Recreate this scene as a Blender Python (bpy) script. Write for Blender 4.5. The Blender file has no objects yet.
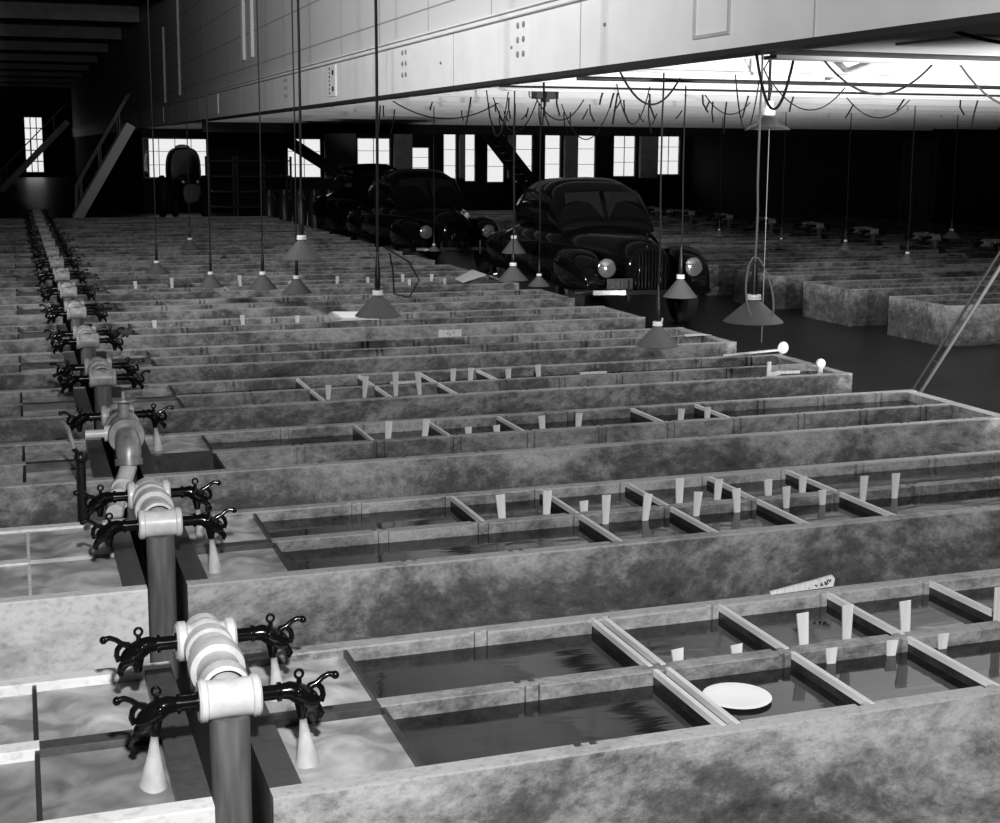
import bpy, math, random
from mathutils import Vector, Matrix
random.seed(7)
S = 1.6                      # metres per survey unit (eye height above the trough rims)
FZ = 1.27                  # floor lies this many units below the eye
TH = .27*S                 # height of a trough rim over the floor
C = bpy.context.scene.collection
def P(x, y, z): return Vector((x*S, y*S, (z+FZ)*S))

# ------------------------------------------------------------------ camera
cam = bpy.data.cameras.new('camera'); co = bpy.data.objects.new('camera', cam); C.objects.link(co)
cam.sensor_fit = 'HORIZONTAL'; cam.sensor_width = 36.0; cam.lens = 50.005
cam.shift_y = -0.0416; cam.clip_start = 0.05; cam.clip_end = 400
r_ = Vector((0.94439, -0.32876, 0.00634)); u_ = Vector((0.04587, 0.1508, 0.9875)); f_ = Vector((0.32561, 0.9323, -0.15749))
M = Matrix((r_, u_, -f_)).transposed().to_4x4(); M.translation = P(0, 0, 0); co.matrix_world = M
bpy.context.scene.camera = co
# ------------------------------------------------------------------ world, lights, exposure
sc = bpy.context.scene
w = bpy.data.worlds.new('world'); sc.world = w; w.use_nodes = True
w.node_tree.nodes['Background'].inputs[0].default_value = (1, 1, 1, 1)
w.node_tree.nodes['Background'].inputs[1].default_value = 1.0
def lamp(name, kind, loc, energy, size=0.2, target=None, spot=90, blend=.5):
    l = bpy.data.lights.new(name, kind); o = bpy.data.objects.new(name, l); C.objects.link(o)
    o.location = loc; l.energy = energy
    if kind == 'AREA': l.size = size
    else: l.shadow_soft_size = size
    if kind == 'SPOT': l.spot_size = math.radians(spot); l.spot_blend = blend
    if target is not None: o.rotation_euler = (target-loc).to_track_quat('-Z', 'Y').to_euler()
    return o
lamp('flash_by_camera', 'SPOT', P(0.12, -0.1, 0.75), 1450, .09, P(1.5, 5.5, -0.45), 100, .6)
lamp('added_girder_fill', 'SPOT', P(-3.2, 5.5, 1.7), 4300, .35, P(2.4, 8.5, 2.7), 112, 1.0)  # unseen fill lamp, added to brighten the girder and upper wall
lamp('added_deck_fill', 'SPOT', P(4.0, 2.5, -1.0), 4300, .2, P(4.5, 6.5, 1.7), 88, .9)  # unseen lamp, added to brighten the white deck from below
vs = sc.view_settings; vs.view_transform = 'Standard'; vs.look = 'None'; vs.exposure = 0.0; vs.gamma = 1.0; vs.use_curve_mapping = False

# ------------------------------------------------------------------ materials
def newmat(name):
    m = bpy.data.materials.new(name); m.use_nodes = True
    return m, m.node_tree, m.node_tree.nodes, m.node_tree.links, m.node_tree.nodes['Principled BSDF']
def g(v): return (v, v, v, 1)
def plain(name, v, rough=.6, metal=0, bump=0, bscale=60, spec=.5, vary=0):
    m, t, N, L, b = newmat(name)
    b.inputs['Base Color'].default_value = g(v); b.inputs['Roughness'].default_value = rough
    b.inputs['Metallic'].default_value = metal; b.inputs['Specular IOR Level'].default_value = spec
    if bump or vary:
        tc = N.new('ShaderNodeTexCoord'); n = N.new('ShaderNodeTexNoise'); n.inputs['Scale'].default_value = bscale
        n.inputs['Detail'].default_value = 6; L.new(tc.outputs['Object'], n.inputs['Vector'])
        if bump:
            bp = N.new('ShaderNodeBump'); bp.inputs['Strength'].default_value = bump; bp.inputs['Distance'].default_value = .01
            L.new(n.outputs[0], bp.inputs['Height']); L.new(bp.outputs[0], b.inputs['Normal'])
        if vary:
            r = N.new('ShaderNodeMapRange'); r.inputs['From Min'].default_value = .3; r.inputs['From Max'].default_value = .7
            r.inputs['To Min'].default_value = v*(1-vary); r.inputs['To Max'].default_value = v*(1+vary)
            L.new(n.outputs[0], r.inputs[0]); L.new(r.outputs[0], b.inputs['Base Color'])
    return m
def concrete(name, lo, mid, hi, scale=1.0, rough=.85):
    m, t, N, L, b = newmat(name)
    tc = N.new('ShaderNodeTexCoord'); oi = N.new('ShaderNodeObjectInfo')
    add = N.new('ShaderNodeVectorMath'); add.operation = 'MULTIPLY_ADD'
    cmb = N.new('ShaderNodeCombineXYZ'); 
    for i in range(3): L.new(oi.outputs['Random'], cmb.inputs[i])
    add.inputs[1].default_value = (37, 19, 11)
    L.new(cmb.outputs[0], add.inputs[0]); L.new(tc.outputs['Object'], add.inputs[2])
    mp = N.new('ShaderNodeMapping'); mp.inputs['Scale'].default_value = (.75, 1, 1.1); L.new(add.outputs[0], mp.inputs[0])
    n1 = N.new('ShaderNodeTexNoise'); n1.inputs['Scale'].default_value = 1.5*scale; n1.inputs['Detail'].default_value = 9; n1.inputs['Roughness'].default_value = .76; n1.inputs['Distortion'].default_value = .5
    n2 = N.new('ShaderNodeTexNoise'); n2.inputs['Scale'].default_value = 15*scale; n2.inputs['Detail'].default_value = 8; n2.inputs['Roughness'].default_value = .75
    n3 = N.new('ShaderNodeTexNoise'); n3.inputs['Scale'].default_value = 70*scale; n3.inputs['Detail'].default_value = 4
    for n in (n1, n2, n3): L.new(mp.outputs[0], n.inputs['Vector'])
    mx = N.new('ShaderNodeMath'); mx.operation = 'MULTIPLY_ADD'; mx.inputs[1].default_value = .36; L.new(n2.outputs[0], mx.inputs[0])
    m1 = N.new('ShaderNodeMath'); m1.operation = 'MULTIPLY'; m1.inputs[1].default_value = .64; L.new(n1.outputs[0], m1.inputs[0]); L.new(m1.outputs[0], mx.inputs[2])
    cr = N.new('ShaderNodeValToRGB'); e = cr.color_ramp.elements
    e[0].position = .38; e[0].color = g(lo); e[1].position = .64; e[1].color = g(hi); k = e.new(.49); k.color = g(mid)
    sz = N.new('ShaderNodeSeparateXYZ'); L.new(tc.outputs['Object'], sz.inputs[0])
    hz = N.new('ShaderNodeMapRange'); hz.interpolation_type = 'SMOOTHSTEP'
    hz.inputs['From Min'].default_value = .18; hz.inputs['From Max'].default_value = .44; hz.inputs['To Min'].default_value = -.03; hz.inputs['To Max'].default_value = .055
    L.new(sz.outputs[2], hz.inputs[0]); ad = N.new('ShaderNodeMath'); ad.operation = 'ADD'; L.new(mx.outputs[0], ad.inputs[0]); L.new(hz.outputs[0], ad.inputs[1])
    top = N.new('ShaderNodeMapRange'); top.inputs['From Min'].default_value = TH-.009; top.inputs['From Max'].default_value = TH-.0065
    top.inputs['To Min'].default_value = -.028; top.inputs['To Max'].default_value = .05; L.new(sz.outputs[2], top.inputs[0])  # light from above painted into the rim tops, sides slightly darker
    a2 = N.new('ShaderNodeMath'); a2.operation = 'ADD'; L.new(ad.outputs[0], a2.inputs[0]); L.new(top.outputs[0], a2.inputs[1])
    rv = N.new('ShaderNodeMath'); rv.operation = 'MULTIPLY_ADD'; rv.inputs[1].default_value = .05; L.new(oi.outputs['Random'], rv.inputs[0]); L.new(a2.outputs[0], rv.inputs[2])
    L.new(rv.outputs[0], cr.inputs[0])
    sp = N.new('ShaderNodeMapRange'); sp.inputs['From Min'].default_value = .25; sp.inputs['From Max'].default_value = .5; sp.inputs['To Min'].default_value = .7; sp.inputs['To Max'].default_value = 1
    L.new(n3.outputs[0], sp.inputs[0])
    mul = N.new('ShaderNodeMix'); mul.data_type = 'RGBA'; mul.blend_type = 'MULTIPLY'; mul.inputs[0].default_value = 1
    L.new(cr.outputs[0], mul.inputs[6]); L.new(sp.outputs[0], mul.inputs[7]); L.new(mul.outputs[2], b.inputs['Base Color'])
    b.inputs['Roughness'].default_value = rough
    bp = N.new('ShaderNodeBump'); bp.inputs['Strength'].default_value = .35; bp.inputs['Distance'].default_value = .006
    L.new(n2.outputs[0], bp.inputs['Height']); L.new(bp.outputs[0], b.inputs['Normal'])
    return m
def woodmat(name, v, dark=.6, axis=(1, 14, 14)):
    m, t, N, L, b = newmat(name)
    tc = N.new('ShaderNodeTexCoord'); mp = N.new('ShaderNodeMapping'); mp.inputs['Scale'].default_value = axis
    n = N.new('ShaderNodeTexNoise'); n.inputs['Scale'].default_value = 4; n.inputs['Detail'].default_value = 4
    L.new(tc.outputs['Object'], mp.inputs[0]); L.new(mp.outputs[0], n.inputs['Vector'])
    r = N.new('ShaderNodeMapRange'); r.inputs['From Min'].default_value = .3; r.inputs['From Max'].default_value = .65
    r.inputs['To Min'].default_value = v*dark; r.inputs['To Max'].default_value = v
    L.new(n.outputs[0], r.inputs[0]); L.new(r.outputs[0], b.inputs['Base Color']); b.inputs['Roughness'].default_value = .7
    return m
def watermat(name, v, rough, bscale, bstr):
    m, t, N, L, b = newmat(name)
    b.inputs['Base Color'].default_value = g(v); b.inputs['Roughness'].default_value = rough; b.inputs['IOR'].default_value = 1.33
    tc = N.new('ShaderNodeTexCoord'); mp = N.new('ShaderNodeMapping'); mp.inputs['Scale'].default_value = (.5, 1.2, 1)
    n = N.new('ShaderNodeTexNoise'); n.inputs['Scale'].default_value = bscale; n.inputs['Detail'].default_value = 3; n.inputs['Distortion'].default_value = .8
    L.new(tc.outputs['Object'], mp.inputs[0]); L.new(mp.outputs[0], n.inputs['Vector'])
    bp = N.new('ShaderNodeBump'); bp.inputs['Strength'].default_value = bstr; bp.inputs['Distance'].default_value = .004
    L.new(n.outputs[0], bp.inputs['Height']); L.new(bp.outputs[0], b.inputs['Normal'])
    r = N.new('ShaderNodeMapRange'); r.inputs['From Min'].default_value = .35; r.inputs['From Max'].default_value = .75
    r.inputs['To Min'].default_value = v*.6; r.inputs['To Max'].default_value = v*1.9
    L.new(n.outputs[0], r.inputs[0]); L.new(r.outputs[0], b.inputs['Base Color'])
    return m
def sidingmat(name, v):
    m, t, N, L, b = newmat(name)
    tc = N.new('ShaderNodeTexCoord'); sx = N.new('ShaderNodeSeparateXYZ'); L.new(tc.outputs['Object'], sx.inputs[0])
    a = None
    for ax, per, wd in (('Z', .56, .03), ('Y', 1.9, .012)):
        d = N.new('ShaderNodeMath'); d.operation = 'DIVIDE'; d.inputs[1].default_value = per; L.new(sx.outputs[ax], d.inputs[0])
        fr = N.new('ShaderNodeMath'); fr.operation = 'FRACT'; L.new(d.outputs[0], fr.inputs[0])
        gt = N.new('ShaderNodeMath'); gt.operation = 'GREATER_THAN'; gt.inputs[1].default_value = wd; L.new(fr.outputs[0], gt.inputs[0])
        if a is None: a = gt
        else:
            mu = N.new('ShaderNodeMath'); mu.operation = 'MULTIPLY'; L.new(a.outputs[0], mu.inputs[0]); L.new(gt.outputs[0], mu.inputs[1]); a = mu
    r = N.new('ShaderNodeMapRange'); r.inputs['To Min'].default_value = v*.45; r.inputs['To Max'].default_value = v
    L.new(a.outputs[0], r.inputs[0]); L.new(r.outputs[0], b.inputs['Base Color']); b.inputs['Roughness'].default_value = .6
    return m
def glassmat(name):
    m, t, N, L, b = newmat(name)
    tr = N.new('ShaderNodeBsdfTransparent'); gl = N.new('ShaderNodeBsdfGlossy'); gl.inputs['Roughness'].default_value = .05
    mx = N.new('ShaderNodeMixShader'); mx.inputs[0].default_value = .08
    L.new(tr.outputs[0], mx.inputs[1]); L.new(gl.outputs[0], mx.inputs[2]); L.new(mx.outputs[0], N['Material Output'].inputs[0])
    return m
def froth(name, v):
    m, t, N, L, b = newmat(name)
    tc = N.new('ShaderNodeTexCoord'); n = N.new('ShaderNodeTexNoise'); n.inputs['Scale'].default_value = 5; n.inputs['Detail'].default_value = 3; n.inputs['Distortion'].default_value = 1.2
    L.new(tc.outputs['Object'], n.inputs['Vector'])
    r = N.new('ShaderNodeMapRange'); r.inputs['From Min'].default_value = .35; r.inputs['From Max'].default_value = .65; r.inputs['To Min'].default_value = v*.4; r.inputs['To Max'].default_value = v
    L.new(n.outputs[0], r.inputs[0]); L.new(r.outputs[0], b.inputs['Base Color']); b.inputs['Roughness'].default_value = .35
    return m
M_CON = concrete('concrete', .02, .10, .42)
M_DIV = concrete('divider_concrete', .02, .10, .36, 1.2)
M_WET_SHADE = concrete('wet_shade_concrete', .012, .03, .07, 1, .3)
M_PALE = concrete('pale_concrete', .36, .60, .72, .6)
M_WATER = watermat('dark_water', .011, .06, 7, .22)
M_FROTH = froth('milky_water', .60)
M_JET = froth('falling_water', .8)
t_ = M_JET.node_tree; tr_ = t_.nodes.new('ShaderNodeBsdfTransparent'); mx_ = t_.nodes.new('ShaderNodeMixShader'); mx_.inputs[0].default_value = .5
t_.links.new(tr_.outputs[0], mx_.inputs[1]); t_.links.new(t_.nodes['Principled BSDF'].outputs[0], mx_.inputs[2]); t_.links.new(mx_.outputs[0], t_.nodes['Material Output'].inputs[0])
M_WOOD = woodmat('white_wood', .8, .7, (10, 1, 10))
M_PEG = woodmat('peg_wood', .7, .75, (14, 14, 1))
M_RISER = woodmat('riser_fibre', .14, .45, (8, 8, 1))
M_WHITE = plain('white_enamel', .60, .35, bump=.15, bscale=25, vary=.12)
M_GREYP = plain('grey_pipe_metal', .28, .4, .3, vary=.3, bscale=20)
M_BLACK = plain('black_enamel', .004, .13, spec=.4)
M_GALV = plain('galvanised_pipe', .38, .4, bump=.15, bscale=25, vary=.35)
M_RUBBER = plain('black_rubber_cable', .01, .6, spec=.15)
M_CORD = plain('grey_cord', .16, .7)
M_STEEL = plain('sheet_metal', .45, .35, .6, vary=.2, bscale=12)
M_PLATE = plain('dull_metal_plate', .05, .35, .3)
M_SHADE = plain('lamp_shade_grey', .10, .6, bump=.2, bscale=200, vary=.15)
M_PORC = plain('porcelain', .85, .3)
M_GIRD = plain('white_girder_paint', .80, .5, bump=.05, bscale=3, vary=.05)
M_SIDE = sidingmat('upper_siding', .62)
M_DECK = plain('white_deck_paint', .78, .7, vary=.06, bscale=2)
M_SOFF = plain('grey_soffit_paint', .26, .6, vary=.2, bscale=1.5)
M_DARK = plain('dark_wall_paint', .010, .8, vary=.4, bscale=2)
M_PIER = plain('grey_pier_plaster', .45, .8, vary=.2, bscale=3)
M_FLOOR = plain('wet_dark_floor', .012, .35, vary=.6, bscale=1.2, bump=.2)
M_DMET = plain('dark_metal', .02, .35, .4)
M_CARP = plain('black_car_paint', .004, .10, spec=.18)
M_CHROME = plain('chrome', .5, .10, 1)
M_TYRE = plain('tyre_rubber', .012, .8)
M_GLASSD = plain('dark_glass', .01, .05)
M_GLASS = glassmat('window_glass')
M_INK = plain('dark_ink', .01, .8)

# ------------------------------------------------------------------ mesh helpers
class MB:
    def __init__(s): s.v = []; s.f = []; s.m = []; s.mi = 0
    def add(s, vs, fs):
        o = len(s.v); s.v += [tuple(v) for v in vs]
        for f in fs: s.f.append([i+o for i in f]); s.m.append(s.mi)
        return s
    def box(s, a, b):
        x0, y0, z0 = a; x1, y1, z1 = b
        return s.add([(x0,y0,z0),(x1,y0,z0),(x1,y1,z0),(x0,y1,z0),(x0,y0,z1),(x1,y0,z1),(x1,y1,z1),(x0,y1,z1)],
                     [(0,3,2,1),(4,5,6,7),(0,1,5,4),(1,2,6,5),(2,3,7,6),(3,0,4,7)])
    def bar(s, p, q, wd, ht, up=(0,0,1)):
        p = Vector(p); q = Vector(q); d = (q-p).normalized(); up = Vector(up)
        if abs(d.dot(up)) > .98: up = Vector((1,0,0))
        a = d.cross(up).normalized()*wd/2; b = a.cross(d).normalized()*ht/2
        vs = [p-a-b, p+a-b, p+a+b, p-a+b, q-a-b, q+a-b, q+a+b, q-a+b]
        return s.add(vs, [(0,1,2,3),(7,6,5,4),(0,4,5,1),(1,5,6,2),(2,6,7,3),(3,7,4,0)])
    def prism(s, pts, z0, z1):
        n = len(pts)
        return s.add([(x,y,z0) for x,y in pts]+[(x,y,z1) for x,y in pts],
                     [list(range(n))[::-1], list(range(n,2*n))]+[(i,(i+1)%n,n+(i+1)%n,n+i) for i in range(n)])
    def tube(s, pts, rad, n=12, cap=True):
        pts = [Vector(p) for p in pts]
        if not hasattr(rad, '__len__'): rad = [rad]*len(pts)
        vs = []; fs = []; prev = None
        for i, p in enumerate(pts):
            d = (pts[min(i+1,len(pts)-1)]-pts[max(i-1,0)])
            d = d.normalized() if d.length > 1e-9 else Vector((0,0,1))
            if prev is None:
                a = d.cross(Vector((0,0,1)))
                if a.length < .1: a = d.cross(Vector((0,1,0)))
            else: a = prev - d*prev.dot(d)
            a.normalize(); prev = a; b = d.cross(a)
            for k in range(n):
                t = 2*math.pi*k/n; vs.append(p+(a*math.cos(t)+b*math.sin(t))*rad[i])
        for i in range(len(pts)-1):
            for k in range(n): fs.append((i*n+k, i*n+(k+1)%n, (i+1)*n+(k+1)%n, (i+1)*n+k))
        if cap: fs.append(list(range(n))[::-1]); fs.append([(len(pts)-1)*n+k for k in range(n)])
        return s.add(vs, fs)
    def lathe(s, prof, c=(0,0,0), axis='z', n=24):
        vs = []; fs = []
        for r, h in prof:
            for k in range(n):
                t = 2*math.pi*k/n; a = r*math.cos(t); b = r*math.sin(t)
                p = {'z': (a,b,h), 'x': (h,a,b), 'y': (b,h,a)}[axis]
                vs.append((p[0]+c[0], p[1]+c[1], p[2]+c[2]))
        for i in range(len(prof)-1):
            for k in range(n): fs.append((i*n+k, i*n+(k+1)%n, (i+1)*n+(k+1)%n, (i+1)*n+k))
        return s.add(vs, fs)
    def ball(s, c, r, n=12, sc=(1,1,1)):
        vs = []; fs = []; h = n//2
        for i in range(h+1):
            ph = math.pi*i/h
            for k in range(n):
                t = 2*math.pi*k/n
                vs.append((c[0]+r*sc[0]*math.sin(ph)*math.cos(t), c[1]+r*sc[1]*math.sin(ph)*math.sin(t), c[2]+r*sc[2]*math.cos(ph)))
        for i in range(h):
            for k in range(n): fs.append((i*n+k, (i+1)*n+k, (i+1)*n+(k+1)%n, i*n+(k+1)%n))
        return s.add(vs, fs)
    def loft(s, rings, cap=True):
        n = len(rings[0]); vs = [p for r in rings for p in r]; fs = []
        for i in range(len(rings)-1):
            for k in range(n): fs.append((i*n+k, i*n+(k+1)%n, (i+1)*n+(k+1)%n, (i+1)*n+k))
        if cap: fs.append(list(range(n))[::-1]); fs.append([(len(rings)-1)*n+k for k in range(n)])
        return s.add(vs, fs)
    def build(s, name, mats, parent=None, smooth=False, loc=None, bevel=0):
        me = bpy.data.meshes.new(name); me.from_pydata(s.v, [], s.f)
        if not isinstance(mats, (list, tuple)): mats = [mats]
        for m in mats: me.materials.append(m)
        me.polygons.foreach_set('material_index', s.m)
        me.validate(); me.update()
        import bmesh
        bm = bmesh.new(); bm.from_mesh(me); bmesh.ops.recalc_face_normals(bm, faces=bm.faces)
        bm.to_mesh(me); bm.free()
        if smooth:
            me.polygons.foreach_set('use_smooth', [True]*len(me.polygons)); me.set_sharp_from_angle(angle=math.radians(smooth if smooth is not True else 40))
        o = bpy.data.objects.new(name, me); C.objects.link(o)
        if parent: o.parent = parent
        if loc is not None: o.location = loc
        if bevel:
            md = o.modifiers.new('bevel', 'BEVEL'); md.width = bevel; md.segments = 2; md.limit_method = 'ANGLE'
        return o
def tag(o, label=None, cat=None, group=None, kind=None):
    if label: o['label'] = label
    if cat: o['category'] = cat
    if group: o['group'] = group
    if kind: o['kind'] = kind
    return o
def empty(name, loc, rz=0):
    o = bpy.data.objects.new(name, None); C.objects.link(o); o.location = loc; o.rotation_euler = (0,0,rz); o.empty_display_size = .1
    return o
def kids(o): return [c for c in bpy.data.objects if c.parent == o]
def copy_tree(o, parent=None):
    c = o.copy(); C.objects.link(c)
    if parent: c.parent = parent; c.matrix_parent_inverse = o.matrix_parent_inverse.copy()
    for ch in kids(o): copy_tree(ch, c)
    return c
def structure(o): o['kind'] = 'structure'; return o
ORD = ['nearest','second','third','fourth','fifth','sixth','seventh','eighth','ninth','tenth','eleventh','twelfth','thirteenth','fourteenth','fifteenth','sixteenth','seventeenth','eighteenth','nineteenth','twentieth']

# ------------------------------------------------------------------ the setting
XG = 2.4; YB = 28.0; XR = 14.2; YE = 60.0; ZD = .40; ZG = .33
def ubox(mb, a, b): return mb.box(P(*a), P(*b))
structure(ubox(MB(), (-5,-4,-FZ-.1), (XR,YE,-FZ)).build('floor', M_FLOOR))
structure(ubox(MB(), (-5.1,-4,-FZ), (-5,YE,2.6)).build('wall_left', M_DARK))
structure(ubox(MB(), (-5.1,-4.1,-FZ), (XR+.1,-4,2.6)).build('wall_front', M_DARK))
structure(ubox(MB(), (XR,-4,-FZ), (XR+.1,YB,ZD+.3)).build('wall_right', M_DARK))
# back wall of the low hall with its window openings (x0, x1, z0, z1)
WIN = [(2.42,3.66,-.62,.16),(5.235,5.934,-.615,.178),(6.667,7.375,-.6,.2),(7.825,8.21,-.62,.02),(8.5,8.8,-.70,.30),(8.97,9.22,-.70,.30),
       (9.46,9.86,-.72,.31),(10.1,10.5,-.72,.33),(10.76,11.14,-.66,.34),(11.52,11.95,-.66,.33),(12.36,12.9,-.60,.35),(13.42,13.97,-.56,.36)]
bw = MB(); x = XG
for x0, x1, z0, z1 in WIN:
    ubox(bw, (x,YB,-FZ), (x0,YB+.12,ZD+.3)); ubox(bw, (x0,YB,-FZ), (x1,YB+.12,z0)); ubox(bw, (x0,YB,z1), (x1,YB+.12,ZD+.3)); x = x1
ubox(bw, (x,YB,-FZ), (XR,YB+.12,ZD+.3))
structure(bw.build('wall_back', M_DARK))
for i, (x0, x1, z0, z1) in enumerate(WIN):
    root = structure(empty('window_%d' % (i+1), P((x0+x1)/2, YB+.03, z0)))
    W = (x1-x0)*S; H = (z1-z0)*S; f = MB(); t = .035
    f.box((-W/2,0,0), (-W/2+t,.05,H)); f.box((W/2-t,0,0), (W/2,.05,H)); f.box((-W/2+t,0,0), (W/2-t,.05,t)); f.box((-W/2+t,0,H-t), (W/2-t,.05,H))
    n = max(1, round(W/.5))
    for k in range(1, n): f.box((-W/2+W*k/n-.01,.01,t), (-W/2+W*k/n+.01,.04,H-t))
    for k in range(1, 3): f.box((-W/2+t,.012,H*k/3-.008), (W/2-t,.038,H*k/3+.008))
    f.build('window_frame', M_PIER, root)
    MB().box((-W/2+t,.024,t), (W/2-t,.028,H-t)).build('pane', M_GLASS, root)
# pale piers standing between the windows
for i, (x0, x1) in enumerate([(5.98,6.62),(7.42,7.8),(8.83,8.94),(9.9,10.06),(11.18,11.48),(12.95,13.36)]):
    structure(ubox(MB(), (x0,YB-.12,-.62), (x1,YB-.02,ZD)).build('trim_%d' % (i+10), M_PIER))
# dark panelled door in the right wall region
d = empty('door_1', P(XR-.01, 19.6, -FZ), math.pi/2); structure(d)
f = MB(); f.box((-.75,0,0), (-.65,.08,2.9)); f.box((.65,0,0), (.75,.08,2.9)); f.box((-.65,0,2.2), (.65,.08,2.3)); f.box((-.75,0,2.9), (.75,.08,3.0)); f.build('door_frame', M_PLATE, d)
MB().box((-.65,.02,0), (.65,.06,2.2)).box((-.5,.06,.2), (-.08,.075,1.0)).box((.08,.06,.2), (.5,.075,1.0)).box((-.5,.06,1.15), (.5,.075,2.05)).build('door_leaf', M_DMET, d)
# end wall of the tall hall, with its big window
ew = MB(); ubox(ew, (-5,YE,-FZ), (.55,YE+.12,2.6)); ubox(ew, (.55,YE,1.15), (1.28,YE+.12,2.6)); ubox(ew, (1.28,YE,-FZ), (XG+.3,YE+.12,2.75)); ubox(ew, (.55,YE,-FZ), (1.28,YE+.12,-1.1))
structure(ew.build('wall_end', M_DARK))
root = structure(empty('window_13', P(.915, YE+.03, -1.1))); W = .73*S; H = 2.25*S; f = MB()
for k in range(4): f.box((-W/2+(W-.06)*k/3,0,0), (-W/2+(W-.06)*k/3+.06,.05,H))
for k in range(6): f.box((-W/2,.005,(H-.06)*k/5), (W/2,.045,(H-.06)*k/5+.06))
f.build('window_frame', M_PIER, root); MB().box((-W/2,.02,0), (W/2,.025,H)).build('pane', M_GLASS, root)
structure(ubox(MB(), (-5.1,-4,2.6), (XG+.3,YE,2.75)).build('ceiling', M_DARK))
y = 14.0; n = 20
while y < YE:
    b = empty('trim_%d' % n, P(-5, y, 2.6)); structure(b); bm = MB()
    L_ = (XG+5)*S; bm.box((0,-.12,-.5), (L_,.12,-.46)).box((0,-.012,-.46), (L_,.012,-.04)).box((0,-.12,-.04), (L_,.12,0))
    bm.build('roof_beam', M_PIER, b); n += 1; y += 4.5
# wall of the upper floor above the girder, and the long white girder itself
structure(ubox(MB(), (XG+.03,-4,.675), (XG+.15,YE,2.6)).build('wall_upper', M_SIDE))
structure(ubox(MB(), (XG+.05,YB+.13,-FZ), (XG+.15,YE,ZG)).build('wall_lower', M_DARK))
gr = structure(empty('trim_1', P(XG, -4, ZG)))
LY = (YE+4)*S; H = (.675-ZG)*S
gm = MB(); gm.box((0,0,.03), (.05,LY,H-.05)); gm.build('girder_web', M_GIRD, gr)
gm = MB(); gm.box((-.03,0,-.005), (.14,LY,.03)); gm.build('bottom_flange', M_PLATE, gr)
gm = MB(); gm.box((-.05,0,H-.05), (.05,LY,H-.015)); gm.box((-.085,0,H-.015), (.05,LY,H)); gm.build('top_flange', M_GIRD, gr)
gm = MB()
for yy in (3.9,5.82,7.7,9.2,11.3,13.4,15.5,19,22.5): gm.box((-.004,(yy+4)*S-.006,.03), (0,(yy+4)*S+.006,H-.05))
gm.build('panel_seams', plain('seam_grey', .42, .6), gr)
gm = MB()
for yy in (6.55, 8.72, 12.8):
    for a in (0, .13):
        for zz in (.46, .53, .60): gm.lathe([(0,-.012),(.014,-.012),(.024,-.008),(.026,0)], (0,(yy+4)*S+a,(zz-ZG)*S), 'x', 12)
for yy, zz in ((5.82+.9,.50),(7.95,.49),(5.55,.52)): gm.lathe([(0,-.012),(.012,-.011),(.015,0)], (0,(yy+4)*S*1.0,(zz-ZG)*S), 'x', 10)
gm.build('rivets', M_GREYP, gr)
gm = MB()
for yy, v in ((10.8,0),(17.3,0),(23.7,0)): gm.box((-.02,(yy+4)*S-.1,.10), (0,(yy+4)*S+(.35 if yy < 12 else 1.1),H-.07))
gm.build('splice_plate', M_GIRD, gr)
gm = MB()
for k in range(7): gm.box((-.02,(10.8+4)*S+.18+.02*(k%2),.13+.05*k), (-.014,(10.8+4)*S+.25,.155+.05*k))
gm.box((-.02,(10.8+4)*S-.02,.16), (-.014,(10.8+4)*S+.08,.22)); gm.box((-.02,(10.8+4)*S-.02,.36), (-.014,(10.8+4)*S+.08,.42))
gm.build('stencil_marks', M_PLATE, gr)
# white vertical strips on the upper wall
for i, (yy, z0, z1, wd) in enumerate([(15.3,.92,2.5,.22),(14.75,.92,2.5,.12),(21.4,.75,2.5,.10),(23.5,.7,1.9,.16)]):
    structure(MB().box(P(XG, yy, z0), P(XG+.03, yy, z1)+Vector((0,wd,0))).build('trim_%d' % (40+i), M_GIRD))
mpn = structure(empty('trim_2', P(XG, 4.45, .40)))
MB().box((-.012,0,0), (0,.02,.3)).box((-.012,.42,0), (0,.44,.3)).box((-.012,.02,0), (0,.42,.02)).build('panel_edge', M_PIER, mpn)
# soffit near the camera, its edge beam, joists and white deck further back
structure(ubox(MB(), (XG+.09,-4,ZG+.012), (XR,4.28,ZG+.3)).build('ceiling_soffit', M_SOFF))
sb = structure(empty('trim_3', P(XG+.09, 4.28, ZG-.02)))
MB().box((0,0,0), ((XR-XG-.09)*S,.14,.02)).box((0,.055,.02), ((XR-XG-.09)*S,.075,.2)).build('edge_beam', M_PIER, sb)
s2 = MB()
for x0, x1, y0, y1 in ((2.7,3.3,3.5,3.9),(3.5,6,2.9,3.3)): ubox(s2, (x0,y0,ZG+.004), (x1,y1,ZG+.012))
structure(s2.build('trim_4', plain('light_soffit_panel', .30, .6)))
structure(ubox(MB(), (XG+.09,4.37,ZD), (XR,YB,ZD+.05)).build('ceiling_deck', M_DECK))
y = 5.6; n = 60
while y < YB-.3:
    o = structure(empty('trim_%d' % n, P(XG+.09, y, ZG))); wd = (XR-XG-.09)*S
    MB().box((0,0,0), (wd,.04,.018)).box((0,.016,.018), (wd,.024,(ZD-ZG)*S)).build('joist', M_DECK if n > 60 else M_PIER, o)
    n += 1; y += 1.05 if y < 12 else 1.6
structure(ubox(MB(), (XG+.16,20.0,.20), (XR,20.12,ZD)).build('trim_5', M_DARK))
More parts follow.
